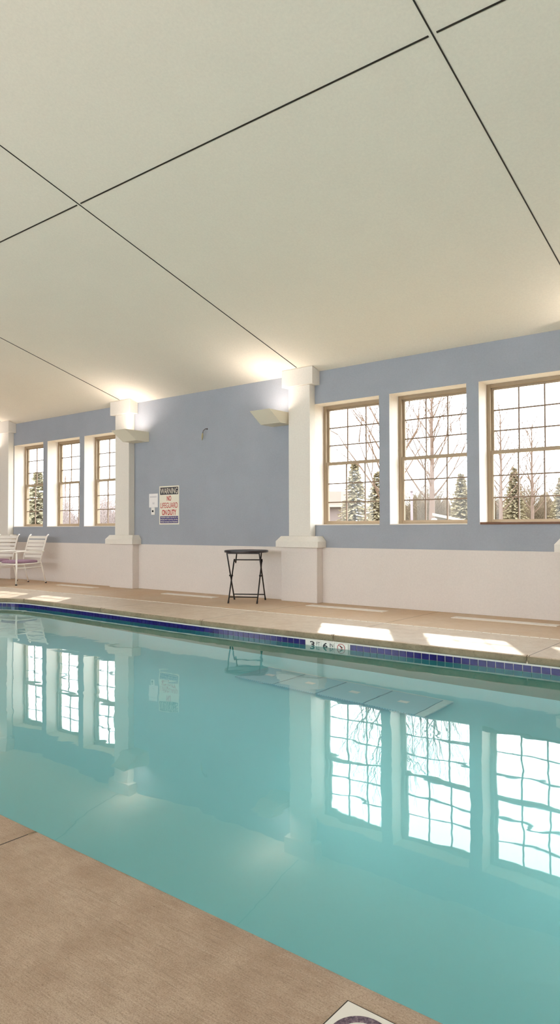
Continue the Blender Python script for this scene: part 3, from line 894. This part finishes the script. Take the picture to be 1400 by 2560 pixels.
bank('far_hedge_bank', 'pale hedge bank behind the left windows', 46, 64, 54, 2.5, M['haze'], 32)

# house behind the left pane of window 4
hx, hy = pol(35.6, 43)
t = thing('house', 'pale-roofed low house low in the window beside the middle pilaster', 'house', (hx, hy, GZ), math.radians(35))
build('wall', MB().box(-2.6,2.2,-1.5,1.5,0,2.7), M['housewall'], t)
rf = MB(); rf.hexa([(-2.9,-1.9,2.62),(2.45,-1.9,2.62),(2.45,1.9,2.62),(-2.9,1.9,2.62),(-2.9,-.05,3.55),(2.45,-.05,3.55),(2.45,.05,3.55),(-2.9,.05,3.55)])
build('roof', rf, M['roofpeach'], t); build('fascia', MB().box(-2.9,2.45,-1.96,-1.9,2.52,2.66), M['shedroof'], t)

# small shed with a white mono-pitch roof
sx_, sy_ = pol(24.65, 20)
t = thing('garden_shed', 'low grey shed with sloping white roof edge in the middle right window', 'shed', (sx_, sy_, GZ), math.radians(25))
sh = MB(); sh.hexa([(-.50,-.4,0),(.62,-.4,0),(.62,.4,0),(-.50,.4,0),(-.50,-.4,1.60),(.62,-.4,1.36),(.62,.4,1.36),(-.50,.4,1.60)])
build('wall', sh, M['shedwall'], t)
sr = MB(); sr.hexa([(-.58,-.5,1.62),(.75,-.5,1.335),(.75,.5,1.335),(-.58,.5,1.62),(-.58,-.5,1.70),(.75,-.5,1.415),(.75,.5,1.415),(-.58,.5,1.70)])
build('roof', sr, M['shedroof'], t, bevel=.01)
sx_, sy_ = pol(17.2, 20)
t = thing('garden_shed', 'second low shed whose white roof rises to the right edge of the photo', 'shed', (sx_, sy_, GZ), math.radians(17))
sh = MB(); sh.hexa([(-.40,-.4,0),(.8,-.4,0),(.8,.4,0),(-.40,.4,0),(-.40,-.4,1.36),(.8,-.4,1.58),(.8,.4,1.58),(-.40,.4,1.36)])
build('wall', sh, M['shedwall'], t)
sr = MB(); sr.hexa([(-.48,-.5,1.34),(.9,-.5,1.60),(.9,.5,1.60),(-.48,.5,1.34),(-.48,-.5,1.42),(.9,-.5,1.68),(.9,.5,1.68),(-.48,.5,1.42)])
build('roof', sr, M['shedroof'], t, bevel=.01)
x, y = pol(26.2, 19)
t = thing('barrel', 'small teal barrel with a pale lid beside the shed', 'barrel', (x, y, GZ))
build('drum', MB().lathe([(.075,0),(.085,.4),(.085,1.3),(.07,1.44)], 20), M['teal'], t)
build('lid', MB().lathe([(.06,1.44),(.075,1.45),(.075,1.53),(.05,1.55)], 20), M['shedroof'], t, label='pale lid')
x, y = pol(27.95, 26)
t = thing('utility_post', 'thin grey post left in the middle right window', 'post', (x, y, GZ))
build('post', MB().tube([(0,0,0),(0,0,2.6)], .045, 10), M['postgrey'], t); build('post_cap', MB().tube([(0,0,2.6),(0,0,2.66)], .055, 10), M['postgrey'], t)
t = thing('power_line', 'overhead cables crossing behind the two leftmost windows', 'cable')
for dz in (0, -.42):
    cb = MB(); pts = []
    for k in range(21):
        u = k/20; x, y = pol(61-9*u, 43+14*u); pts.append((x, y, 4.75+dz+.15*u-.3*math.sin(PI*u)))
    cb.tube(pts, .018, 5); build('cable', cb, M['wire'], t)
x, y = pol(55.6, 51.4)
build('pole', MB().tube([(x,y,GZ),(x,y,4.75)], .05, 8), M['bark'], t)

# ------------------------------------------------------------------ light
w = bpy.data.worlds.new('overcast'); S.world = w; w.use_nodes = True
nt = w.node_tree; bg = nt.nodes['Background']
tc = nt.nodes.new('ShaderNodeTexCoord'); nz = nt.nodes.new('ShaderNodeTexNoise'); nz.inputs['Scale'].default_value = 2.2
cr = nt.nodes.new('ShaderNodeValToRGB'); cr.color_ramp.elements[0].color = (.86,.93,1,1); cr.color_ramp.elements[1].color = (.93,.97,1,1)
nt.links.new(tc.outputs['Generated'], nz.inputs['Vector']); nt.links.new(nz.outputs['Fac'], cr.inputs['Fac']); nt.links.new(cr.outputs['Color'], bg.inputs['Color'])
bg.inputs['Strength'].default_value = 7.0
sl = bpy.data.lights.new('sun', 'SUN'); sl.energy = 5; sl.angle = math.radians(1.2); sl.color = (1, .95, .86)
so = bpy.data.objects.new('sun', sl); COL.objects.link(so)
d = Vector((.64, -1, -.63))
so.rotation_euler = d.to_track_quat('-Z', 'Y').to_euler(); so.location = (-10, 20, 12)

# ------------------------------------------------------------------ camera
f_, yaw, p_, r_ = 1754.72, math.radians(38.58446), math.radians(1.319293), math.radians(-.1617757)
fw = Vector((-math.sin(yaw), math.cos(yaw), 0)); rt = Vector((math.cos(yaw), math.sin(yaw), 0)); up = Vector((0,0,1))
f2 = fw*math.cos(p_)+up*math.sin(p_); u2 = up*math.cos(p_)-fw*math.sin(p_)
r2 = rt*math.cos(r_)+u2*math.sin(r_); u3 = u2*math.cos(r_)-rt*math.sin(r_)
cd = bpy.data.cameras.new('camera'); cd.sensor_fit = 'HORIZONTAL'; cd.sensor_width = 36; cd.lens = 36*f_/1400
cd.clip_start = .05; cd.clip_end = 500
co = bpy.data.objects.new('camera', cd); COL.objects.link(co)
mt = Matrix((r2, u3, -f2)).transposed().to_4x4(); mt.translation = (0, 0, 1.05)
co.matrix_world = mt
S.camera = co
S.cycles.diffuse_bounces = 7; S.cycles.max_bounces = 16
S.view_settings.view_transform = 'Standard'; S.view_settings.look = 'None'
S.view_settings.exposure = .38; S.view_settings.gamma = 1; S.view_settings.use_curve_mapping = False
